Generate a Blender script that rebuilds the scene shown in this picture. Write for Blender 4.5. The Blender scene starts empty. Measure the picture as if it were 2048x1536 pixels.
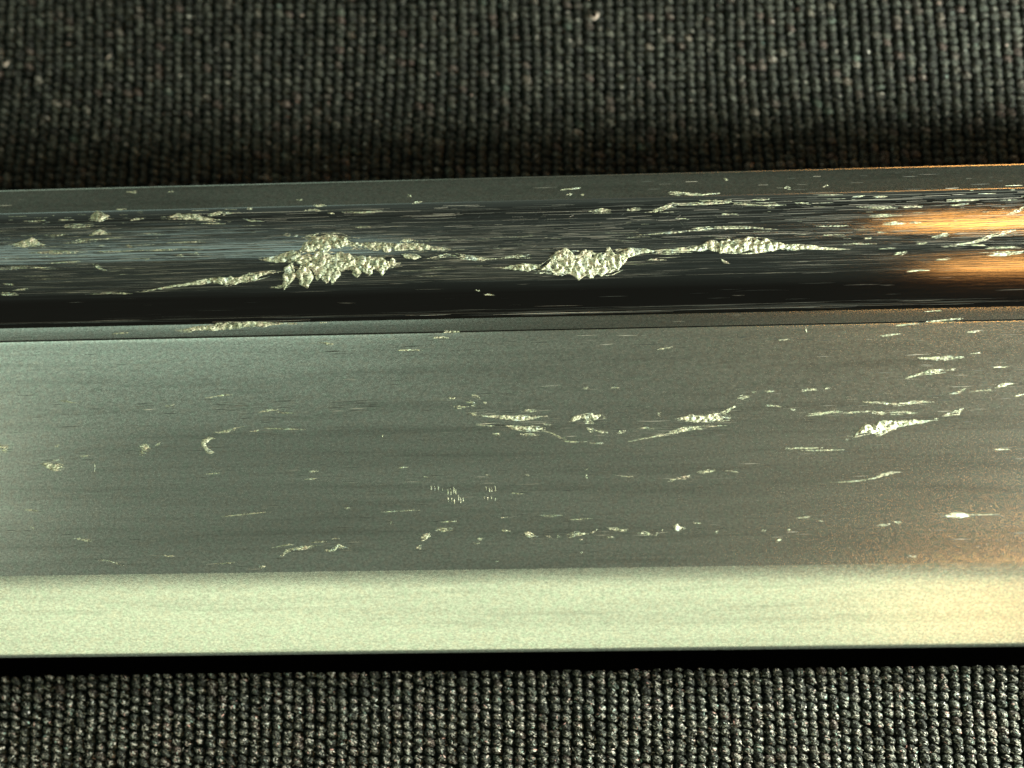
import bpy, math, random
import numpy as np
from mathutils import Vector, Matrix, noise

random.seed(7)
rng = np.random.default_rng(7)
SC = bpy.context.scene
COL = SC.collection
SC.unit_settings.system = 'METRIC'
SC.unit_settings.scale_length = 0.0025          # one unit is 2.5 mm: a macro view about 5 cm wide

# ------------------------------------------------------------------ camera
F = 2844.4                                      # focal length in photo pixels (50 mm on 36 mm)
DIST = 28.444
H = 2.15                                        # height of the satin face above the cloth
THETA, PHI, ROLL = math.radians(9.5), math.radians(2.6), math.radians(1.13)
P0 = Vector((0, 0, H))
back = Vector((math.tan(PHI), -math.tan(THETA), 1)).normalized()
CAM = P0 + back * DIST
xr = Vector((1, 0, 0)); xr = (xr - back * xr.dot(back)).normalized()
yu = back.cross(xr)
cr, sr = math.cos(ROLL), math.sin(ROLL)
xr2 = xr * cr - yu * sr
yu2 = xr * sr + yu * cr
cam_d = bpy.data.cameras.new('camera'); cam = bpy.data.objects.new('camera', cam_d); COL.objects.link(cam)
cam.matrix_world = Matrix(((xr2.x, yu2.x, back.x, CAM.x), (xr2.y, yu2.y, back.y, CAM.y),
                           (xr2.z, yu2.z, back.z, CAM.z), (0, 0, 0, 1)))
cam_d.lens = 50; cam_d.sensor_width = 36; cam_d.clip_start = 0.5; cam_d.clip_end = 500
cam_d.dof.use_dof = True; cam_d.dof.focus_distance = DIST + 0.1; cam_d.dof.aperture_fstop = 0.056
SC.camera = cam

# ------------------------------------------------------------------ world, lamps, exposure
SC.view_settings.view_transform = 'Standard'; SC.view_settings.look = 'None'
SC.view_settings.exposure = 0; SC.view_settings.gamma = 1; SC.view_settings.use_curve_mapping = False
W = bpy.data.worlds.new('World'); SC.world = W; W.use_nodes = True
W.node_tree.nodes['Background'].inputs[0].default_value = (0.86, 0.98, 0.82, 1)
W.node_tree.nodes['Background'].inputs[1].default_value = 0.20

def lamp(name, ax, ay, dist, sx, sy, radiance, color, target=(0, 0, H)):
    """area lamp seen from the bar at ax degrees to the right and ay degrees up-image from the zenith"""
    d = Vector((math.tan(math.radians(ax)), math.tan(math.radians(ay)), 1)).normalized()
    L = bpy.data.lights.new(name, 'AREA'); L.shape = 'RECTANGLE'; L.size = sx; L.size_y = sy
    L.energy = radiance * math.pi * sx * sy; L.color = color
    o = bpy.data.objects.new(name, L); COL.objects.link(o)
    o.location = Vector(target) + d * dist
    z = d; x = (Vector((1, 0, 0)) - z * z.x).normalized(); y = z.cross(x)
    o.matrix_world = Matrix(((x.x, y.x, z.x, o.location.x), (x.y, y.y, z.y, o.location.y),
                             (x.z, y.z, z.z, o.location.z), (0, 0, 0, 1)))
    return o
lamp('soft_key_lamp', -8, -39, 60, 74, 24, 1.34, (0.94, 1.0, 0.69))
lamp('side_fill', 64, 13, 19, 4, 4, 430, (1.0, 0.98, 0.88), (8, -4.5, 0))  # added fill to brighten cloth and scrapes, kept out of the bar's reflections
lamp('cool_lamp', -31, 28, 52, 36, 13, 1.45, (0.78, 1.0, 0.88))
lamp('cool_lamp', -40, 5, 52, 12, 10, 0.9, (0.95, 1.0, 0.84))
lamp('warm_lamp', 31.5, -13.5, 52, 13, 2.2, 21, (1.0, 0.43, 0.11))
lamp('warm_lamp', 33, 35, 52, 13, 2.8, 26, (1.0, 0.43, 0.11))
lamp('warm_lamp', 32, -41, 52, 10, 6, 2.6, (1.0, 0.52, 0.20))

# ------------------------------------------------------------------ helpers
def ray(px, py):
    d = xr2 * ((px - 1024) / F) + yu2 * ((768 - py) / F) - back
    return np.array(d)
CAMN = np.array(CAM)
def on_plane(px, py, z):
    d = ray(px, py); return CAMN + d * ((z - CAMN[2]) / d[2])
def project(P):
    v = np.asarray(P) - CAMN
    zc = -(v @ np.array(back))
    return 1024 + F * (v @ np.array(xr2)) / zc, 768 - F * (v @ np.array(yu2)) / zc, zc

def obj(name, verts, faces, mat, parent=None, smooth=True):
    me = bpy.data.meshes.new(name)
    me.from_pydata([tuple(v) for v in verts], [], faces); me.update()
    if smooth: me.polygons.foreach_set('use_smooth', [True] * len(me.polygons))
    if mat: me.materials.append(mat)
    o = bpy.data.objects.new(name, me); COL.objects.link(o)
    if parent: o.parent = parent
    return o

# ------------------------------------------------------------------ materials
def new_mat(name):
    m = bpy.data.materials.new(name); m.use_nodes = True
    nt = m.node_tree; b = nt.nodes['Principled BSDF']
    return m, nt, b
def N(nt, t, **kw):
    n = nt.nodes.new(t)
    for k, v in kw.items():
        if k.startswith('i_'):
            n.inputs[k[2:]].default_value = v
        else: setattr(n, k, v)
    return n
def coords(nt, scale, src='Object'):
    tc = N(nt, 'ShaderNodeTexCoord'); mp = N(nt, 'ShaderNodeMapping')
    mp.inputs['Scale'].default_value = scale
    nt.links.new(tc.outputs[src], mp.inputs['Vector']); return mp.outputs['Vector']
def geo_coords(nt, geo, scale):
    mp = N(nt, 'ShaderNodeMapping'); mp.inputs['Scale'].default_value = scale
    nt.links.new(geo.outputs['Position'], mp.inputs['Vector']); return mp.outputs['Vector']
def noise_tex(nt, vec, scale, detail=2, rough=0.5):
    n = N(nt, 'ShaderNodeTexNoise'); n.inputs['Scale'].default_value = scale
    n.inputs['Detail'].default_value = detail; n.inputs['Roughness'].default_value = rough
    nt.links.new(vec, n.inputs['Vector']); return n
def ramp(nt, fac, stops):
    r = N(nt, 'ShaderNodeValToRGB')
    while len(r.color_ramp.elements) < len(stops): r.color_ramp.elements.new(0.5)
    for e, (p, c) in zip(r.color_ramp.elements, stops):
        e.position = p; e.color = (c, c, c, 1) if not hasattr(c, '__len__') else (*c, 1)
    nt.links.new(fac, r.inputs['Fac']); return r
def mix(nt, a, b, fac, blend='MIX'):
    m = N(nt, 'ShaderNodeMix', data_type='RGBA', blend_type=blend)
    for sock, v in ((m.inputs[6], a), (m.inputs[7], b), (m.inputs[0], fac)):
        if hasattr(v, 'default_value') or hasattr(v, 'is_linked'): nt.links.new(v, sock)
        else: sock.default_value = v if not hasattr(v, '__len__') else (*v, 1)
    return m.outputs[2]

def ramp_y(nt, sock, stops):
    lo, hi = stops[0][0], stops[-1][0]
    mr = N(nt, 'ShaderNodeMapRange'); mr.inputs[1].default_value = lo; mr.inputs[2].default_value = hi
    nt.links.new(sock, mr.inputs[0])
    return ramp(nt, mr.outputs[0], [((y - lo) / (hi - lo), v) for y, v in stops]).outputs['Color']
def satin(name, base, rough, metal=1.0):
    m, nt, b = new_mat(name)
    grain = noise_tex(nt, coords(nt, (16, 26, 20)), 1.0, 3, 0.7)
    fine = noise_tex(nt, coords(nt, (34, 48, 40)), 1.0, 2, 0.6)
    tint = noise_tex(nt, coords(nt, (9, 9, 9)), 1.0, 3, 0.6)
    streak = noise_tex(nt, coords(nt, (0.22, 6.0, 1.0)), 1.0, 4, 0.6)
    c0 = ramp(nt, grain.outputs['Fac'], [(0.30, 0.70), (0.70, 1.28)])
    cm = mix(nt, base, c0.outputs['Color'], 1.0, 'MULTIPLY')
    hue = ramp(nt, tint.outputs['Fac'], [(0.35, (1.04, 0.99, 0.96)), (0.5, (1, 1, 1)), (0.65, (0.96, 1.02, 0.99))])
    cm = mix(nt, cm, hue.outputs['Color'], 1.0, 'MULTIPLY')
    dk = ramp(nt, streak.outputs['Fac'], [(0.36, 0.88), (0.46, 1.0)])
    cm = mix(nt, cm, dk.outputs['Color'], 1.0, 'MULTIPLY')
    smear = noise_tex(nt, coords(nt, (0.10, 1.9, 1.0)), 1.0, 3, 0.6); smear.inputs['Distortion'].default_value = 0.5
    sd_ = ramp(nt, smear.outputs['Fac'], [(0.34, 0.86), (0.54, 1.0)])
    cm = mix(nt, cm, sd_.outputs['Color'], 1.0, 'MULTIPLY')
    nt.links.new(cm, b.inputs['Base Color'])
    rr = N(nt, 'ShaderNodeMapRange'); rr.inputs[1].default_value = 0.3; rr.inputs[2].default_value = 0.7
    rr.inputs[3].default_value = rough * 0.85; rr.inputs[4].default_value = rough * 1.15
    nt.links.new(fine.outputs['Fac'], rr.inputs[0]); nt.links.new(rr.outputs[0], b.inputs['Roughness'])
    b.inputs['Metallic'].default_value = metal
    bp = N(nt, 'ShaderNodeBump'); bp.inputs['Strength'].default_value = 0.25; bp.inputs['Distance'].default_value = 0.005
    nt.links.new(fine.outputs['Fac'], bp.inputs['Height']); nt.links.new(bp.outputs[0], b.inputs['Normal'])
    return m
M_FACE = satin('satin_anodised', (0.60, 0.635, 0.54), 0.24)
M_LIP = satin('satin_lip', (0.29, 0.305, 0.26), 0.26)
def gloss():
    m, nt, b = new_mat('glossy_black_rail')
    lines = noise_tex(nt, coords(nt, (0.35, 38, 38)), 1.0, 4, 0.7)
    wear = noise_tex(nt, coords(nt, (0.12, 1.6, 1.0)), 1.0, 4, 0.6)
    speck = noise_tex(nt, coords(nt, (22, 30, 30)), 1.0, 2, 0.6)
    lr = ramp(nt, lines.outputs['Fac'], [(0.48, 0.0), (0.72, 1.0)])
    wr = ramp(nt, wear.outputs['Fac'], [(0.38, 0.05), (0.62, 1.0)])
    w = mix(nt, lr.outputs['Color'], wr.outputs['Color'], 1.0, 'MULTIPLY')
    sp = ramp(nt, speck.outputs['Fac'], [(0.55, 0.0), (0.78, 0.35)])
    w2 = mix(nt, w, sp.outputs['Color'], 0.5, 'ADD')
    # wear on the crown, with its reflected haze painted in; upper rim greyer and rougher
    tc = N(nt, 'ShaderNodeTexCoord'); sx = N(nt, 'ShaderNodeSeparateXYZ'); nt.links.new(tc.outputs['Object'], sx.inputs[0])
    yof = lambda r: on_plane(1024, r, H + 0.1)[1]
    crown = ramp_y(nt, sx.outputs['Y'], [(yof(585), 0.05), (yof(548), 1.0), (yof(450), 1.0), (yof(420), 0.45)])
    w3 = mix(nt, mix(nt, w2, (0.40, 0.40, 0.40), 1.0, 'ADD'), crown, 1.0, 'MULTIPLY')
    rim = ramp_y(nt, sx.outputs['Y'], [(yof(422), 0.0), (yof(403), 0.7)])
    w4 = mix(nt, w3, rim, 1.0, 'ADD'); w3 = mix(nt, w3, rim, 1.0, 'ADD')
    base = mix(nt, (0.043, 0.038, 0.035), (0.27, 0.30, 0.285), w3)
    nt.links.new(base, b.inputs['Base Color'])
    b.inputs['Metallic'].default_value = 1.0
    rr = N(nt, 'ShaderNodeMapRange'); rr.inputs[3].default_value = 0.09; rr.inputs[4].default_value = 0.34
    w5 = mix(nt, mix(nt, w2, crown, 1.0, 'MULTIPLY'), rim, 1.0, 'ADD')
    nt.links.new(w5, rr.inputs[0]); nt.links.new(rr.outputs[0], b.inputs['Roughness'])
    bp = N(nt, 'ShaderNodeBump'); bp.inputs['Strength'].default_value = 0.18; bp.inputs['Distance'].default_value = 0.004
    nt.links.new(lines.outputs['Fac'], bp.inputs['Height']); nt.links.new(bp.outputs[0], b.inputs['Normal'])
    return m
M_RAIL = gloss()
def plain(name, c, rough, metal=0.0):
    m, nt, b = new_mat(name)
    n = noise_tex(nt, coords(nt, (14, 14, 14)), 1.0, 3)
    r = ramp(nt, n.outputs['Fac'], [(0.3, 0.7), (0.7, 1.3)])
    nt.links.new(mix(nt, c, r.outputs['Color'], 1.0, 'MULTIPLY'), b.inputs['Base Color'])
    b.inputs['Roughness'].default_value = rough; b.inputs['Metallic'].default_value = metal
    b.inputs['Specular IOR Level'].default_value = 0.0
    return m
M_WALL = plain('shade_black', (0.0012, 0.0012, 0.0012), 0.5)  # near-black: the shade below the bar and in the groove is in this colour
def bare():
    m, nt, b = new_mat('bare_scraped_metal')
    geo = N(nt, 'ShaderNodeNewGeometry')
    n = noise_tex(nt, coords(nt, (20, 30, 26)), 1.0, 4, 0.7)
    hue = noise_tex(nt, coords(nt, (7, 7, 7)), 1.0, 3, 0.6)
    c = ramp(nt, n.outputs['Fac'], [(0.38, 0.12), (0.5, 0.80), (0.57, 1.0)])  # dark crevices painted into the colour along the bump lows
    h = ramp(nt, hue.outputs['Fac'], [(0.24, (0.96, 0.82, 0.66)), (0.36, (0.95, 0.95, 0.70)), (0.56, (0.84, 0.97, 0.70)), (0.72, (0.76, 0.95, 0.88))])
    pt = noise_tex(nt, coords(nt, (3.2, 5, 4)), 1.0, 3, 0.6)
    pr = ramp(nt, pt.outputs['Fac'], [(0.34, (0.60, 0.64, 0.58)), (0.52, (1, 1, 1))])
    cc = mix(nt, h.outputs['Color'], c.outputs['Color'], 1.0, 'MULTIPLY')
    nt.links.new(mix(nt, cc, pr.outputs['Color'], 1.0, 'MULTIPLY'), b.inputs['Base Color'])
    b.inputs['Metallic'].default_value = 0.3; b.inputs['Roughness'].default_value = 0.58
    bp = N(nt, 'ShaderNodeBump'); bp.inputs['Strength'].default_value = 0.8; bp.inputs['Distance'].default_value = 0.02
    nt.links.new(n.outputs['Fac'], bp.inputs['Height']); nt.links.new(bp.outputs[0], b.inputs['Normal'])
    return m
M_BARE = bare()
def hairline():
    m, nt, b = new_mat('hairline_scratched_metal')
    geo = N(nt, 'ShaderNodeNewGeometry')
    c = ramp(nt, geo.outputs['Random Per Island'], [(0.0, (0.06, 0.07, 0.066)), (0.6, (0.16, 0.19, 0.17)), (0.85, (0.38, 0.40, 0.34)), (1.0, (0.9, 0.9, 0.76))])
    nt.links.new(c.outputs['Color'], b.inputs['Base Color'])
    b.inputs['Metallic'].default_value = 0.6; b.inputs['Roughness'].default_value = 0.42
    return m
M_HAIR = hairline()
def yarn():
    m, nt, b = new_mat('black_yarn')
    geo = N(nt, 'ShaderNodeNewGeometry'); oi = N(nt, 'ShaderNodeObjectInfo')
    ad = N(nt, 'ShaderNodeMath', operation='ADD'); fr = N(nt, 'ShaderNodeMath', operation='FRACT')
    nt.links.new(geo.outputs['Random Per Island'], ad.inputs[0]); nt.links.new(oi.outputs['Random'], ad.inputs[1])
    nt.links.new(ad.outputs[0], fr.inputs[0])
    r = ramp(nt, fr.outputs[0], [(0.0, (0.012, 0.0145, 0.012)), (0.45, (0.019, 0.023, 0.0185)), (0.85, (0.028, 0.033, 0.026)),
                                 (0.96, (0.038, 0.032, 0.027)), (0.98, (0.026, 0.040, 0.031)), (0.997, (0.07, 0.068, 0.055))])  # the rare palest stitches are glints given as colour
    fib = noise_tex(nt, geo_coords(nt, geo, (22, 40, 26)), 1.0, 3, 0.75)
    fr2 = ramp(nt, fib.outputs['Fac'], [(0.43, 0.08), (0.51, 0.8), (0.58, 6.5)])  # fibre highlights and the dark between fibres painted as colour multipliers
    nt.links.new(mix(nt, r.outputs['Color'], fr2.outputs['Color'], 1.0, 'MULTIPLY'), b.inputs['Base Color'])
    b.inputs['Roughness'].default_value = 0.7; b.inputs['Specular IOR Level'].default_value = 0.25
    bp = N(nt, 'ShaderNodeBump'); bp.inputs['Strength'].default_value = 0.9; bp.inputs['Distance'].default_value = 0.05
    nt.links.new(fib.outputs['Fac'], bp.inputs['Height']); nt.links.new(bp.outputs[0], b.inputs['Normal'])
    return m
M_YARN = yarn()
M_BACK = plain('black_cloth_ground', (0.006, 0.009, 0.008), 0.9)
M_LINT = plain('pale_lint', (0.55, 0.50, 0.42), 0.7)

# ------------------------------------------------------------------ bar profile: (photo row at mid-width, tilt of the surface in degrees)
NODES = [(354, 7), (357, 9), (357.5, 40), (360, 24), (380, 21), (398, 19), (401, 19),          # upper lip
         (401.01, 8), (403, 9), (403.5, 30), (405, 21), (415, 17), (430, 10.8), (466, 8.8), (490, 6), (504, 1.5), (514, -6), (523, -13.2), (556, -14.4), (564, -15.8), (600, -17), (624, -18), (625, -46), (635, -52),   # rail
         (635.01, 6), (645, 2), (658, 0), (660, -4),                              # lower lip
         (660.01, -62), (661, -62), (661.01, 34), (663, 30), (663.5, 4), (670, 2), (900, 0.3), (1122, -0.6), (1138, -0.9),   # groove, face
         (1138.01, -10.6), (1158, -13), (1180, -17), (1296, -20), (1301, -30), (1305, -55),              # bevel
         (1305.01, -74), (1350, -77)]                                              # side wall
rows_ = np.array([n[0] for n in NODES]); tilt_ = np.array([n[1] for n in NODES])
def build_profile():
    def integ(seq):
        y, z = on_plane(1024, 900, H)[1], H; out = []
        prev = 900
        for r in seq:
            a = math.radians(np.interp(0.5 * (r + prev), rows_, tilt_))
            # the next point is where the pixel ray of row r meets the plane through (y, z) tilted by a
            d = ray(1024, r); n = np.array([0, math.sin(a), math.cos(a)])
            t = (n @ (np.array([0, y, z]) - CAMN)) / (n @ d)
            p = CAMN + d * t; y, z = p[1], p[2]; out.append((r, y, z)); prev = r
        return out
    dn = integ(list(np.arange(902, 1122, 4)) + list(np.arange(1122, 1182, 2)) + list(np.arange(1182, 1296, 5)) + list(np.arange(1296, 1306, 1)) + list(np.arange(1307, 1352, 3)))
    up = integ(list(np.arange(896, 670, -4)) + list(np.arange(670, 656, -0.5)) + list(np.arange(656, 636, -1)) + list(np.arange(636, 620, -0.5)) + list(np.arange(620, 410, -3)) + list(np.arange(409, 396, -0.5)) + list(np.arange(395, 362, -2)) + list(np.arange(361, 353.5, -0.5)))
    return up[::-1] + [(900, on_plane(1024, 900, H)[1], H)] + dn
PROF = build_profile()
PR = np.array(PROF)
SEG0, SEG1 = PR[:-1, 1:], PR[1:, 1:]
def surf(px, py):
    """first point of the bar met by the sight line of a photo pixel, and the normal there"""
    d = ray(px, py)
    n = np.stack([-(SEG1[:, 1] - SEG0[:, 1]), SEG1[:, 0] - SEG0[:, 0]], 1); n *= np.sign(n[:, 1:2] + 1e-12)
    t = ((SEG0 - CAMN[1:]) * n).sum(1) / (n @ d[1:])
    y = CAMN[1] + d[1] * t
    lo, hi = np.minimum(SEG0[:, 0], SEG1[:, 0]) - 1e-5, np.maximum(SEG0[:, 0], SEG1[:, 0]) + 1e-5
    ok = (y >= lo) & (y <= hi)
    if not ok.any(): return None, None
    i = np.where(ok)[0][np.argmin(t[ok])]
    nn = n[i] / np.linalg.norm(n[i])
    return CAMN + d * t[i], np.array([0, nn[0], nn[1]])

XL = 17.0
bar = bpy.data.objects.new('metal_bar', None); COL.objects.link(bar); bar.location = (0, 0, 0)
bar['label'] = 'long black metal bar with scraped glossy rail and satin grey face lying across woven cloth'
bar['category'] = 'metal bar'
def strip(name, r0, r1, mat, depth):
    """a solid length of the bar between two profile rows"""
    pts = [(y, z) for r, y, z in PROF if r0 <= r <= r1]
    ya, yb = pts[0][0], pts[-1][0]
    ins = 0.012
    zb = max(0.02, min(z for y, z in pts) - depth)
    poly = pts + [(yb + ins, zb), (ya - ins, zb)]
    xs = np.linspace(-XL, XL, 9)
    V = [(x, y, z) for x in xs for y, z in poly]; k = len(poly); Fc = []
    for i in range(len(xs) - 1):
        for j in range(k):
            j2 = (j + 1) % k
            Fc.append((i * k + j, i * k + j2, (i + 1) * k + j2, (i + 1) * k + j))
    Fc.append(tuple(range(k))[::-1]); Fc.append(tuple((len(xs) - 1) * k + j for j in range(k)))
    o = obj(name, V, Fc, mat, bar)
    me = o.data; n = len(pts)
    for p in me.polygons:
        js = [v % k for v in p.vertices]
        p.use_smooth = len(p.vertices) == 4 and all(j < n for j in js)
    me.update()
    es = [e.index for e in me.edges if (e.vertices[0] % k, e.vertices[1] % k) in ((0, 0), (n - 1, n - 1))]
    at = me.attributes.new('sharp_edge', 'BOOLEAN', 'EDGE'); v = [False] * len(me.edges)
    for e in es: v[e] = True
    at.data.foreach_set('value', v)
    return o
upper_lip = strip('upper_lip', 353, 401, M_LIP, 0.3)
rail = strip('rail', 401, 635, M_RAIL, 0.3)
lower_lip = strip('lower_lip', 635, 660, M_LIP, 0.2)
groove = strip('groove', 660, 661, M_WALL, 0.2)  # shadow of the gap drawn as a near-black strip
face = strip('face_panel', 661, 1138, M_FACE, 0.3)
bevel = strip('bevel', 1138, 1305, M_FACE, 0.15)
wall = strip('side_wall', 1305, 1352, M_WALL, 0.0)  # slopes outward so its near-black reads as the bar's shadow
# core under the strips so that the bar is solid down to the cloth
y_top, y_bot = PR[0, 1], PR[-1, 1]
yy = [y_bot + 0.05, y_top - 0.05]
zt = float(min(PR[PR[:, 0] < 1305][:, 2])) - 0.32
V = [(x, y, z) for x in (-XL + 0.01, XL - 0.01) for y, z in ((yy[0] + 0.5, 0.01), (yy[0] + 0.5, zt), (yy[1], zt), (yy[1], 0.01))]
obj('core', V, [(0, 1, 2, 3), (7, 6, 5, 4), (0, 4, 5, 1), (1, 5, 6, 2), (2, 6, 7, 3), (3, 7, 4, 0)], M_WALL, bar, False)
ztop = PR[0, 2]
V = [(x, y, z) for x in (-XL, XL) for y, z in ((y_top - 0.06, 0.012), (y_top - 0.02, ztop - 0.02), (y_top + 0.03, ztop - 0.06), (y_top + 0.02, 0.012))]
obj('back_wall', V, [(0, 1, 2, 3), (7, 6, 5, 4), (0, 4, 5, 1), (1, 5, 6, 2), (2, 6, 7, 3), (3, 7, 4, 0)], M_WALL, bar, False)

# ------------------------------------------------------------------ scraped gouges and nicks: paths (column, row, width) in photo pixels
RAIL_MARKS = """
251 384 3 273 384 3|337 383 2 347 383 2|181 437 6 190 431 16 202 433 17 217 435 4|232 418 3 251 418 3|260 441 3 272 437 5 290 437 2|
337 436 5 355 432 9 385 433 11 410 437 8 427 441 4|420 431 5 445 427 8 460 424 5|492 418 4 506 418 4|485 437 4 500 441 5 523 442 2|
625 411 4 650 411 4|608 421 5 640 420 4|130 453 5 155 452 7 180 452 3|88 470 3 110 470 6 132 468 4|180 470 3 200 465 10 217 467 4|
137 486 3 170 481 7 200 479 6 232 476 3|24 490 3 45 487 12 62 484 15 80 489 8 92 490 3|70 506 4 100 505 8 140 506 5 170 505 3|
185 504 2 280 501 3 395 498 3|0 536 5 50 536 6 100 535 4|100 527 2 167 523 4|185 530 3 200 535 7 212 541 4|352 512 4 370 510 5|380 508 5 398 507 4|
287 519 4 301 517 3|7 569 4 29 569 4|22 581 4 55 579 4|0 589 7 34 588 4|178 588 2 215 586 5 253 588 3|
278 585 2 340 573 4 393 566 7 434 560 11 455 562 18 478 560 13 512 552 16 538 545 17 548 546 8|
525 519 5 545 518 10 565 516 15 594 511 22 604 512 12|565 470 5 580 470 5|588 472 4 598 471 4|606 475 7 630 472 8|
600 505 14 612 497 24 632 486 34 660 482 28 690 483 28 704 487 18|588 520 24 615 522 44 645 526 48 690 527 32 730 530 26 770 528 24 794 526 12|
586 526 16 578 552 22 572 566 18 568 580 6|602 530 20 608 552 30 612 566 24 614 578 8|630 534 14 636 550 16 634 562 6|648 530 22 652 548 28 652 560 18 652 568 6|674 530 16 672 546 22 666 560 14 664 570 5|
710 530 14 714 546 18 714 556 6|742 530 12 740 544 14 738 552 5|765 520 16 766 538 18 764 552 6|786 515 12 789 528 14 788 534 5|
705 489 20 730 491 16 754 492 18 793 493 16 832 491 13 871 498 9 905 499 3|805 511 8 832 514 11 838 515 6|800 482 4 818 481 8 832 481 4|543 574 4 560 575 6 580 570 8|
853 518 4 894 509 7 920 513 8 955 518 9 1007 518 6|1000 518 5 1025 513 8 1055 513 6|1003 537 4 1030 535 10 1055 534 16 1078 534 14|
1080 539 14 1098 534 26 1122 528 46 1150 530 46 1190 528 40 1225 524 42 1245 519 36 1258 512 20|1103 514 14 1118 511 20 1145 512 14|
1240 510 16 1262 503 16 1285 503 10 1310 502 4|1295 520 3 1310 519 5 1330 520 3|
1300 501 4 1350 500 6 1384 498 8 1420 494 18 1460 493 27 1500 491 28 1540 491 22 1565 493 11 1614 494 9 1665 497 5 1694 499 2|1310 505 4 1345 505 8 1373 504 6|
1560 499 3 1600 497 6 1625 492 6 1650 497 4|1285 470 2 1340 465 6 1384 461 9 1420 457 8 1500 456 5 1555 459 3|1340 385 4 1360 388 7 1395 391 6 1430 387 3|
1298 425 3 1318 420 7 1336 413 8 1351 406 4|1351 410 4 1400 408 6 1457 405 3|1400 402 2 1455 401 3|1475 408 2 1520 411 5 1545 411 6 1558 409 3|1592 407 4 1618 406 4|
1183 425 4 1200 421 8 1222 423 5|1254 421 3 1270 418 6 1284 418 3|1718 415 4 1750 416 5 1786 414 3|1806 415 3 1840 413 4|1738 431 5 1765 432 6 1797 430 3|
1771 449 4 1785 446 9 1811 448 4|1568 377 5 1583 375 5|1647 372 3 1660 371 4|1446 356 3 1455 361 3|1729 477 4 1746 477 4|1833 487 3 1858 486 3|1868 476 4 1885 471 7 1903 469 4|
1895 492 3 1930 487 6 1950 485 6 1979 475 8 2010 466 7 2032 460 3|1940 491 3 1975 491 4|1790 509 6 1803 506 7 1815 504 4|1972 508 5 2005 507 8 2050 502 8|1980 496 3 2040 494 3|
1442 518 4 1447 523 6 1458 527 3|1818 543 4 1835 541 6 1855 541 2|2018 430 3 2034 422 5 2050 414 6|690 424 2 720 425 3 753 422 5 765 422 2|815 391 4 822 393 4|826 406 4 843 404 3|
1133 389 5 1143 388 4|1160 389 3 1168 389 3|967 589 3 988 589 3|949 581 3 959 581 2|709 455 2 745 454 2|1640 452 2 1690 453 3|1646 470 3 1665 470 2|1350 437 3 1375 437 3|
1120 380 2 1160 377 3|1500 400 2 1535 399 3|1745 394 3 1775 393 3|1900 402 2 1960 400 3|1905 410 3 1938 407 4|1755 466 3 1775 465 3|1690 488 2 1745 488 3|1760 497 3 1790 497 3|
1870 520 2 1900 517 5|590 400 3 605 399 3|1445 429 2 1475 429 3|1705 393 2 1728 392 3|1818 446 3 1842 445 4|50 443 2 90 442 3|120 440 3 150 440 3|400 447 3 445 447 3|
330 486 2 400 483 3|250 491 5 270 494 5|655 427 3 670 427 3"""
LIP_MARKS = """
352 662 3 375 660 8 393 657 11 444 652 14 490 650 11 520 649 9 545 648 5 595 647 2|224 667 2 256 666 3|892 663 3 920 662 3|1850 623 2 1880 621 3|640 645 3 655 645 3"""
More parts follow.
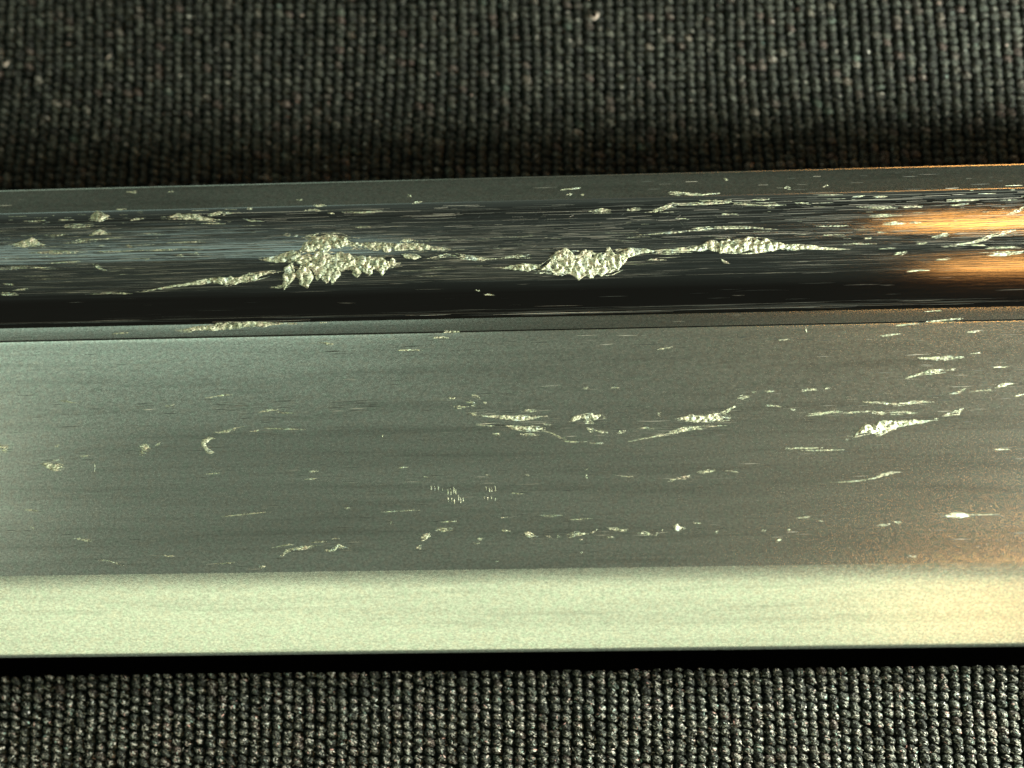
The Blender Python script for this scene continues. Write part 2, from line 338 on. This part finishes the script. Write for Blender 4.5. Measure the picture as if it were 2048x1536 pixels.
FACE_MARKS = """
-4 892 8 8 896 9 18 892 5|2 903 7 15 904 6|278 891 5 288 894 11 299 893 6|280 905 6 288 907 9 297 905 6|308 892 4 320 887 5|107 892 4 118 892 4|86 925 3 97 931 13 112 934 15 125 934 6|
104 921 3 125 919 4|189 926 6 190 936 8 189 946 4|160 912 3 177 912 3|432 877 5 420 877 8 408 882 10 405 890 9 412 898 9 420 905 10 430 905 5|429 864 4 440 865 5 455 863 4 470 857 5 484 854 3|
498 863 3 517 861 3|415 795 2 458 789 3|519 823 3 535 821 4 551 820 3|560 825 2 595 827 3|540 857 2 612 859 2|618 944 4 639 942 4|612 958 4 634 957 3|410 948 2 440 946 2|447 1033 2 490 1029 2 530 1025 2|
40 1019 2 60 1020 3 77 1022 2|60 1055 5 68 1055 7|147 1076 3 165 1078 4 172 1081 7 181 1080 4|199 1119 3 220 1123 4 243 1130 3|324 1109 3 335 1112 4 347 1111 3|433 1127 2 469 1125 3|517 1134 3 533 1133 5|
561 1114 5 565 1110 7 570 1102 7 585 1099 6 605 1096 7 620 1094 7 633 1091 4|542 1096 2 583 1089 3|650 1099 4 665 1101 7 674 1095 8 676 1088 6 684 1092 7 693 1098 5|660 1078 2 680 1077 2|
895 794 4 911 798 4|940 789 4 950 792 5 961 796 4|933 804 5 942 806 8 950 810 5|906 814 5 920 814 7 934 813 4|965 806 3 974 805 3|933 827 4 954 829 5|
961 832 4 985 834 6 1010 834 7 1029 836 10 1042 834 11 1056 835 8 1080 834 3|1042 824 5 1055 822 7 1072 822 4|1008 851 4 1022 853 6 1033 856 9 1050 858 8 1070 857 10 1087 859 5|1085 848 2 1105 850 3|
983 868 3 1005 868 4|1044 870 3 1060 868 6 1081 870 3|1087 861 3 1105 867 3 1126 878 3|1128 882 2 1150 884 3 1176 883 2|1180 886 2 1205 887 3|
1140 842 5 1150 837 9 1163 832 10|1162 836 8 1180 830 12 1192 834 12 1202 829 6|1168 844 7 1180 842 9 1188 844 6|1172 855 8 1180 859 9 1187 861 5|1190 861 4 1205 865 5 1216 864 3|1205 836 5 1211 835 5|
1233 867 4 1242 865 7 1252 863 4|1273 857 3 1290 855 4 1305 857 3|1260 882 3 1285 877 3 1309 872 5 1330 869 4 1355 863 7 1378 860 5 1402 857 3|1314 827 5 1322 829 7|
1354 841 6 1368 838 10 1385 837 12 1405 837 11 1425 836 14 1440 837 17 1447 837 8|1350 863 5 1365 858 7 1395 854 5 1425 853 5 1449 850 4|1441 825 6 1455 820 8 1470 813 4|1474 797 6 1485 795 8 1497 793 5|
1500 784 2 1512 784 3|1530 783 3 1550 782 3|1605 782 4 1620 780 4 1632 779 3|1648 777 4 1662 776 4|1533 811 3 1564 814 3|1581 820 4 1592 820 4|1622 830 4 1650 826 6 1683 823 4|
1735 804 2 1765 807 5 1795 809 7 1820 805 5 1862 803 2|1745 823 4 1758 826 7 1771 825 4|1781 827 4 1805 825 7 1828 828 4|1690 826 2 1740 823 3|
1709 874 5 1716 866 11 1730 859 17 1750 855 19 1772 851 15 1795 848 12 1828 844 9 1862 842 4|1752 868 7 1768 863 9 1790 857 4|1690 879 4 1696 879 5|1868 838 3 1876 837 3|1890 830 4 1905 826 7 1920 824 8 1924 819 4|
1809 757 3 1830 750 4 1850 745 7 1870 744 9 1882 742 5|1892 741 3 1910 738 3|1847 718 5 1870 717 6 1895 716 8 1916 714 3|1942 707 2 1965 706 3|1902 789 3 1918 784 5 1930 778 4|1992 776 4 2002 769 7 2015 768 6 2028 767 7|
1985 735 3 2013 734 3|1947 783 2 1985 779 3|2030 792 2 2050 788 3|1676 964 2 1700 963 3 1728 961 5 1750 956 5 1765 952 8 1780 948 8 1792 945 4|1890 1034 4 1905 1031 8 1918 1030 10 1937 1032 3|
1757 1050 4 1770 1049 6 1782 1048 4|1788 1044 5 1802 1044 4|1339 961 4 1355 958 6 1370 956 4|1362 955 4 1380 951 5|1398 945 4 1415 943 6 1430 940 4|1450 941 2 1477 944 3|1170 952 6 1175 955 8|1168 938 3 1176 938 3|
1240 953 3 1265 953 3|1020 986 2 1044 988 3|1080 1030 2 1100 1032 4 1122 1031 2|870 1058 5 885 1060 7 902 1059 5|841 1078 6 850 1074 11 861 1069 6|832 1098 5 838 1095 9 843 1093 5|953 1078 4 965 1078 5|945 1087 2 960 1086 3|
1004 1060 3 1022 1063 4|1047 1066 4 1056 1069 8 1066 1072 7 1075 1073 2|1112 1073 5 1121 1072 5|1090 1072 3 1102 1073 3|1138 1072 7 1150 1068 7 1165 1067 6 1178 1066 6|1182 1065 5 1195 1060 4|
1214 1057 4 1226 1058 5 1238 1059 9 1252 1061 5|1158 1080 4 1168 1080 5|1213 1074 3 1228 1074 3|1274 1066 4 1288 1066 7 1303 1070 4|1309 1071 4 1316 1066 3|1322 1062 3 1327 1059 3|1346 1052 6 1353 1056 13 1362 1058 7|1363 1056 4 1372 1055 4|
1386 1046 3 1403 1047 4|1429 1063 5 1436 1064 5|1522 1062 4 1532 1062 4|1551 1083 4 1558 1080 8 1565 1077 4|1573 1060 3 1583 1058 3|1595 1036 2 1620 1034 3|1636 1042 3 1646 1042 3|1818 1112 3 1832 1113 4|
866 676 4 885 674 6 900 676 3|795 700 2 815 699 4 840 700 3|640 683 4 655 686 7 668 689 6|1318 698 2 1345 695 3|1760 672 2 1800 668 3|1790 652 2 1835 647 3|1850 644 2 1915 637 3|1935 665 2 1960 663 3|
1611 655 3 1614 666 3|1165 777 3 1176 775 3|1220 776 3 1238 776 3|950 850 2 985 852 3|766 870 4 764 874 4|800 936 3 817 934 4|845 953 2 855 953 2|970 950 3 980 950 3|1050 950 3 1058 951 3|1160 1106 3 1166 1104 3|
880 1044 2 915 1043 2|1000 1036 3 1015 1034 2|990 1124 3 998 1122 3|1555 680 2 1580 678 2|1140 1039 2 1180 1038 2|780 1045 5 785 1043 5|120 800 2 150 806 2|330 812 3 350 809 2|625 1085 2 655 1083 2|690 1016 4 700 1016 3|
770 1024 2 830 1020 2|1575 897 2 1640 896 2|1610 901 2 1680 900 2|1990 900 2 2018 898 2|1935 1030 2 1990 1029 2"""

def parse(txt):
    out = []
    for s in txt.replace('\n', '').split('|'):
        v = [float(t) for t in s.split()]
        if len(v) >= 6: out.append([tuple(v[i:i + 3]) for i in range(0, len(v), 3)])
    return out
def fb(x, y, z, o=3):
    return noise.fractal(Vector((x, y, z)), 0.8, 2.1, o)
mark_no = 0
def lump(path, sd, V, Fc, amp=1.0):
    P = np.array(path, float)
    seg = np.hypot(np.diff(P[:, 0]), np.diff(P[:, 1])); s = np.concatenate([[0], np.cumsum(seg)])
    wmax = P[:, 2].max()
    step = 1.6 if wmax > 12 else 2.0
    n = max(5, int(s[-1] / step) + 1)
    t = np.linspace(0, s[-1], n)
    cx, cy, w = (np.interp(t, s, P[:, k]) for k in (0, 1, 2))
    dx, dy = np.gradient(cx), np.gradient(cy); l = np.hypot(dx, dy) + 1e-9
    nx, ny = -dy / l, dx / l
    if n > 9:
        ker = np.ones(7) / 7
        nx = np.convolve(np.pad(nx, 3, 'edge'), ker, 'valid'); ny = np.convolve(np.pad(ny, 3, 'edge'), ker, 'valid')
        l = np.hypot(nx, ny) + 1e-9; nx /= l; ny /= l
    m = int(min(26, max(3, round(wmax / 1.7)))) + 1
    taper = np.clip(np.minimum(np.arange(n), np.arange(n)[::-1]) / max(1.5, n * 0.22), 0.06, 1) ** 0.7
    if wmax <= 9: w = w * np.array([min(1.25, max(0.12, 0.7 + 1.3 * fb(x * 0.12, sd, 1.7, 2))) for x in cx])
    base = len(V)
    for i in range(n):
        wob = fb(cx[i] * 0.05, cy[i] * 0.05, sd, 2) * min(2.5, 0.2 * w[i])
        k1, k2 = fb(cx[i] * 0.05, 3.3 + sd, cy[i] * 0.05, 2), fb(cx[i] * 0.05, 9.3 + sd, cy[i] * 0.05, 2)
        wl = max(0.35, w[i] * taper[i] * min(0.85, max(0.22, 0.54 + 0.34 * k1)))
        wr = max(0.35, w[i] * taper[i] * min(0.85, max(0.22, 0.54 + 0.34 * k2)))
        for j in range(m):
            q = -1 + 2 * j / (m - 1)
            off = wob + q * (wl if q < 0 else wr)
            jx = (random.random() - 0.5) * 1.6
            X, Y = cx[i] + nx[i] * off + jx, cy[i] + ny[i] * off + (random.random() - 0.5) * 0.6
            p, nn = surf(X, Y)
            if p is None: p, nn = surf(cx[i], min(1300, max(362, cy[i])))
            edge = 1 - q * q
            if j in (0, m - 1) or i in (0, n - 1): h = -0.008
            else:
                big = fb(X * 0.085, Y * 0.085, sd, 3)
                if w[i] > 9:
                    vd = noise.voronoi(Vector((X * 0.088 + Y * 0.025 + 0.5 * big, Y * 0.062 + 0.4 * big, sd)))[0]
                    big = big * 0.5 + 1.3 * (min(1.0, (vd[1] - vd[0]) * 2.6) - 0.55)
                h = 0.004 + amp * 0.0015 * min(w[i], 22) * edge ** 0.6 * (0.75 + 1.1 * big) + (random.random() - 0.5) * 0.012
                h = max(-0.004, h)
            V.append(p + nn * h)
    for i in range(n - 1):
        for j in range(m - 1):
            a = base + i * m + j; Fc.append((a, a + 1, a + m + 1, a + m))
def mark(path, parent):
    """torn metal standing proud of the surface along a path: a lumpy body, or for a nick a bundle of torn strands"""
    global mark_no
    mark_no += 1; sd = mark_no * 7.31
    P = np.array(path, float); wmax = P[:, 2].max()
    seg = np.hypot(np.diff(P[:, 0]), np.diff(P[:, 1])); s = np.concatenate([[0], np.cumsum(seg)]); T = s[-1]
    V, Fc = [], []
    thin = [(x, y, w if wmax > 9 else w * (0.5 if w > 3 else 0.65)) for x, y, w in path]
    lump(thin, sd, V, Fc)
    k = int(3 + wmax * 0.75) + int(T / 24)
    flat = abs(P[-1, 0] - P[0, 0]) > 1.2 * abs(P[-1, 1] - P[0, 1])
    if wmax <= 5 or flat:
        for i in range(k):
            L = T * random.uniform(0.35, 0.8) if T < 60 else random.uniform(18, 60)
            ext = 0.2 * min(T, 90); a = random.uniform(-ext, max(0.01, T - L + ext))
            ts = np.linspace(a, a + L, max(3, int(L / 12)))
            wl = np.interp(ts, s, P[:, 2]); o = random.uniform(-0.62, 0.62)
            x = np.interp(ts, s, P[:, 0]) + (ts - np.clip(ts, 0, T)); y = np.interp(ts, s, P[:, 1]) + o * wl
            lump([(x[q], y[q], max(0.7, min(2.2, wl[q] * random.uniform(0.16, 0.34)))) for q in range(len(ts))], sd + i, V, Fc, 1.3)
    return obj('gouge' if wmax > 9 else 'nick', V, Fc, M_BARE, parent, smooth=wmax > 9)
for pth in parse(RAIL_MARKS): mark(pth, rail)
for pth in parse(LIP_MARKS): mark(pth, lower_lip)
for pth in parse(FACE_MARKS): mark(pth, face)
for x, y, l in ((862, 976, 8), (869, 977, 9), (876, 976, 10), (884, 980, 6), (895, 984, 12), (901, 983, 14), (907, 980, 16), (911, 984, 13), (896, 998, 10), (903, 1000, 9), (908, 1003, 11),
                (917, 996, 10), (921, 1001, 12), (926, 999, 9), (972, 978, 9), (978, 980, 12), (983, 979, 10), (990, 977, 12), (968, 995, 5), (975, 997, 6), (982, 996, 6), (990, 998, 6)):
    mark([(x, y - l / 2, 1.6), (x + 0.8, y, 3.2), (x + 0.4, y + l / 2, 1.4)], face)

# hairline scratches too fine to pick apart: joined per part
def slope_at(y): return float(np.interp(y, [350, 650, 1300], [-0.0285, -0.0235, -0.0135]))
def hairs(parent, specs, name='fine_scratches', mat=None):
    V, Fc = [], []
    for (x, y, L, w, dev) in specs:
        a = math.atan(slope_at(y)) + dev
        k = max(2, min(7, int(L / 25) + 2)); base = len(V); bend = random.uniform(-1, 1) * min(1.2, L * 0.012)
        good = True; rows = []
        for i in range(k):
            t = i / (k - 1) - 0.5; ww = w * (1 - (2 * t) ** 2) + 0.15
            X = x + math.cos(a) * L * t; Y = y + math.sin(a) * L * t + bend * (4 * t * t)
            r = []
            for q, h in ((-1, -0.002), (0, 0.006), (1, -0.002)):
                p, nn = surf(X - math.sin(a) * q * ww * 0.5, Y + math.cos(a) * q * ww * 0.5)
                if p is None: good = False; break
                r.append(p + nn * h)
            if not good: break
            rows += r
        if not good: continue
        V += rows
        for i in range(k - 1):
            for j in range(2):
                b0 = base + i * 3 + j; Fc.append((b0, b0 + 1, b0 + 4, b0 + 3))
    o = obj(name, V, Fc, mat or M_HAIR, parent, smooth=False); o['kind'] = 'stuff'
    return o
def field(n, x0, x1, y0, y1, l0, l1, w0, w1, dev=0.006):
    out = []
    for _ in range(n):
        L = l0 * (l1 / l0) ** (random.random() ** 1.6)
        x = random.uniform(x0, x1); y = random.uniform(y0, y1) + slope_at(y0) * (x - 1024)
        out.append((x, y, L, random.uniform(w0, w1), random.gauss(0, dev)))
    return out
hs = field(1100, -20, 2070, 408, 562, 40, 380, 0.25, 0.6, 0.003) + field(400, -20, 2070, 412, 560, 10, 60, 0.35, 0.8) + field(650, -20, 520, 432, 565, 40, 320, 0.3, 0.9, 0.003) + field(850, 560, 1320, 440, 562, 30, 260, 0.3, 0.8, 0.003) \
   + field(70, 0, 2048, 617, 631, 90, 500, 0.4, 0.9, 0.001) + field(110, 1600, 2060, 400, 550, 12, 60, 0.4, 1.2) + field(40, 0, 2048, 560, 620, 15, 120, 0.4, 0.8) \
   + field(170, 900, 1500, 420, 500, 5, 14, 0.5, 0.9, 0.9) + field(120, 780, 1120, 495, 550, 20, 160, 0.7, 1.5, 0.004)
hairs(rail, hs)
# brighter glints where the coating is rubbed through, thickest at the left end and beside the big gouges
hs = field(90, -20, 330, 445, 535, 8, 70, 0.5, 1.5) + field(60, -20, 520, 400, 450, 6, 50, 0.5, 1.2) + field(70, 520, 900, 470, 560, 8, 60, 0.5, 1.2) + field(90, 800, 1350, 470, 550, 8, 80, 0.4, 1.1) + field(80, 1250, 2050, 395, 520, 6, 50, 0.4, 1.2)
hairs(rail, hs, 'bright_scratches', M_BARE)
hs = field(480, -20, 2070, 672, 1115, 6, 50, 0.5, 1.2, 0.02) + field(26, 420, 495, 790, 812, 12, 45, 1.0, 2.0) + field(14, 270, 306, 786, 810, 12, 30, 1.2, 2.2) + field(30, 660, 760, 790, 815, 15, 55, 0.8, 1.8) \
   + field(60, 940, 1100, 818, 862, 12, 60, 0.8, 1.8, 0.01) + field(40, 1260, 1460, 838, 880, 15, 70, 0.7, 1.6) + field(60, 1600, 1950, 810, 880, 12, 60, 0.7, 1.6, 0.02) + field(60, 1750, 2050, 760, 820, 10, 45, 0.7, 1.6, 0.03) \
   + field(90, 560, 2048, 672, 700, 8, 60, 0.7, 1.7, 0.01) + field(50, 480, 640, 790, 835, 10, 40, 0.7, 1.6) + field(60, 640, 1100, 940, 1010, 10, 60, 0.5, 1.1)
for (x0, x1, y0, y1, n) in () and ((858, 912, 972, 986, 12), (890, 932, 984, 1010, 14), (966, 993, 972, 986, 8), (964, 992, 994, 1000, 6)):
    for _ in range(n):
        hs.append((random.uniform(x0, x1), random.uniform(y0, y1), random.uniform(7, 17), random.uniform(1.4, 3.0), math.pi / 2 + random.gauss(0, 0.06)))
for pth in parse(FACE_MARKS):
    for x, y, w in pth:
        for _ in range(3 if w > 4 else 2):
            hs.append((x + random.gauss(0, 22), y + random.gauss(0, 4.5), random.uniform(6, 34), random.uniform(0.5, 1.3), random.gauss(0, 0.03)))
hairs(face, hs)
hairs(lower_lip, field(26, 0, 2048, 640, 656, 10, 60, 0.6, 1.2))
hairs(upper_lip, field(40, 0, 2048, 366, 396, 8, 50, 0.6, 1.3, 0.01))

# ------------------------------------------------------------------ cloth: a dark ground sheet carrying rows of yarn stitches
cloth = obj('cloth', [(-34, -28, 0), (34, -28, 0), (34, 30, 0), (-34, 30, 0)], [(0, 1, 2, 3)], M_BACK, None, False)
cloth['kind'] = 'structure'
PX, PY = 0.231, 0.175
def dome(seed=0):
    """one stitch: a short slanted lump of yarn"""
    r = random.Random(seed); V = []; Fc = []
    ns, nr = 12, 5
    for k in range(nr):
        ph = k / nr * math.pi / 2
        for i in range(ns):
            th = 2 * math.pi * i / ns
            ce, se = math.cos(th), math.sin(th)
            ce = math.copysign(abs(ce) ** 0.85, ce); se = math.copysign(abs(se) ** 0.85, se)
            V.append((0.104 * ce * math.cos(ph), 0.090 * se * math.cos(ph), 0.13 * math.sin(ph)))
    V.append((0, 0, 0.13))
    for k in range(nr - 1):
        for i in range(ns):
            i2 = (i + 1) % ns; Fc.append((k * ns + i, k * ns + i2, (k + 1) * ns + i2, (k + 1) * ns + i))
    for i in range(ns): Fc.append(((nr - 1) * ns + i, (nr - 1) * ns + (i + 1) % ns, nr * ns))
    V = np.array(V); a = math.radians(-24)
    sh = V.copy(); sh[:, 1] += V[:, 0] * math.tan(a) * 0.75
    return sh, Fc
DV, DF = dome()
cells = []
yhi, ylo = y_top + 0.02, y_bot - 0.0
for c in range(-66, 67):
    for r in range(-60, 70):
        x = c * PX + 0.05 * math.sin(r * 0.045 + c * 0.02) ; y = r * PY + (c % 2) * 0.03
        x += 0.16 * noise.noise(Vector((c * 0.05, r * 0.04, 3.1))) + random.gauss(0, 0.010)
        y += 0.10 * noise.noise(Vector((c * 0.05, r * 0.05, 8.7))) + random.gauss(0, 0.010)
        if not (-10.5 < y < 11.8): continue
        if ylo + 0.14 < y < yhi - 0.05: continue
        px, py, zc = project((x, y, 0.1))
        inside = 8 < px < 2040 and 8 < py < 1526
        cells.append((zc if inside and y < 0 else 1e3 + zc, x, y))
cells.sort()
single, rest = cells[:300], cells[300:]
SMS = []
for k in range(8):
    v = DV * (1 + rng.normal(0, 0.09, DV.shape)); m_ = bpy.data.meshes.new('stitch')
    m_.from_pydata([tuple(q) for q in v], [], DF); m_.polygons.foreach_set('use_smooth', [True] * len(m_.polygons)); m_.materials.append(M_YARN); SMS.append(m_)
def stitch_xform():
    return random.gauss(0, 0.12), random.gauss(1, 0.07), random.gauss(1, 0.08), random.gauss(1, 0.12)
first = None
for _, x, y in single:
    o = bpy.data.objects.new('stitch', SMS[0]) if first is None else first.copy()
    o.data = random.choice(SMS)
    first = first or o
    COL.objects.link(o); o.parent = cloth
    rz, a, b, c = stitch_xform()
    o.location = (x, y, 0); o.rotation_euler = (0, 0, rz); o.scale = (a, b, c)
AV = np.zeros((len(rest), len(DV), 3))
for i, (_, x, y) in enumerate(rest):
    rz, a, b, c = stitch_xform(); v = DV * (a, b, c) * (1 + rng.normal(0, 0.09, DV.shape))
    co, si = math.cos(rz), math.sin(rz)
    AV[i, :, 0] = v[:, 0] * co - v[:, 1] * si + x; AV[i, :, 1] = v[:, 0] * si + v[:, 1] * co + y; AV[i, :, 2] = v[:, 2]
nv = len(DV)
AF = [tuple(j + i * nv for j in f) for i in range(len(rest)) for f in DF]
st = obj('stitches', AV.reshape(-1, 3), AF, M_YARN, cloth); st['kind'] = 'stuff'

# fibre slivers added for sparkle; their pale colour brightens the cloth below the bar
def fibre_mat():
    m, nt, b = new_mat('sparkle_fibres'); geo = N(nt, 'ShaderNodeNewGeometry')
    c = ramp(nt, geo.outputs['Random Per Island'], [(0.0, (0.07, 0.08, 0.06)), (0.5, (0.28, 0.30, 0.24)), (0.86, (0.62, 0.62, 0.52)), (0.90, (0.55, 0.32, 0.26)), (0.94, (0.26, 0.46, 0.38)), (1.0, (0.85, 0.85, 0.75))])
    nt.links.new(c.outputs['Color'], b.inputs['Base Color']); b.inputs['Roughness'].default_value = 0.6
    return m
V, Fc = [], []
for _, x, y in cells:
    px, py, zc = project((x, y, 0.1))
    if not (-150 < px < 2200 and -120 < py < 1650): continue
    for _k in range(11 if y < 0 else (1 if random.random() < 0.5 else 0)):
        u, v = random.gauss(0, 0.045), random.gauss(0, 0.04) 
        a = random.choice([random.gauss(-0.5, 0.35), random.uniform(0, math.pi)]); L = random.uniform(0.03, 0.075); w = random.uniform(0.004, 0.010); bend = random.gauss(0, 0.35)
        base = len(V)
        for t in (-0.5, 0, 0.5):
            aa = a + bend * t; cu, cv = u + math.cos(aa) * L * t, v + math.sin(aa) * L * t
            for q, dz in ((-1, 0.0), (0, 0.006), (1, 0.0)):
                uu, vv = cu - math.sin(aa) * w * q * (1.2 - abs(t)), cv + math.cos(aa) * w * q * (1.2 - abs(t))
                rr_ = min(0.96, (uu / 0.108) ** 2 + ((vv + uu * 0.33) / 0.094) ** 2)
                V.append((x + uu, y + vv, 0.135 * math.sqrt(1 - rr_) + 0.006 + dz))
        for i in range(2):
            for j in range(2):
                b0 = base + i * 3 + j; Fc.append((b0, b0 + 1, b0 + 4, b0 + 3))
fz = obj('sparkle_fibres', V, Fc, fibre_mat(), cloth, False); fz['kind'] = 'stuff'

# ------------------------------------------------------------------ lint on the cloth
def tube(name, pts, rad, mat, label):
    V, Fc = [], []; k = 6
    pts = [Vector(p) for p in pts]
    for i, p in enumerate(pts):
        d = (pts[min(i + 1, len(pts) - 1)] - pts[max(i - 1, 0)]).normalized()
        u = d.cross(Vector((0, 0, 1))).normalized(); w = d.cross(u)
        r = rad * (0.5 if i in (0, len(pts) - 1) else 1)
        for j in range(k):
            t = 2 * math.pi * j / k; V.append(p + u * math.cos(t) * r + w * math.sin(t) * r)
    for i in range(len(pts) - 1):
        for j in range(k):
            j2 = (j + 1) % k; Fc.append((i * k + j, i * k + j2, (i + 1) * k + j2, (i + 1) * k + j))
    Fc += [tuple(range(k))[::-1], tuple((len(pts) - 1) * k + j for j in range(k))]
    o = obj(name, V, Fc, mat); o['label'] = label; o['category'] = 'lint'
    return o
def lint(pix, rad, label):
    return tube('lint_fibre', [tuple(on_plane(x, y, 0.16)) for x, y in pix], rad, M_LINT, label)
lint([(5, 125), (9, 129), (10, 133), (14, 127), (17, 122)], 0.022, 'tiny pale hooked lint fibre on the dark cloth at the far left edge')
lint([(1181, 30), (1184, 36), (1189, 38), (1194, 33), (1196, 27), (1190, 23)], 0.026, 'small pale curl of lint on the cloth near the top edge')
lint([(212, 118), (217, 114), (222, 109)], 0.012, 'short thin straight lint hair on the darkest part of the cloth')
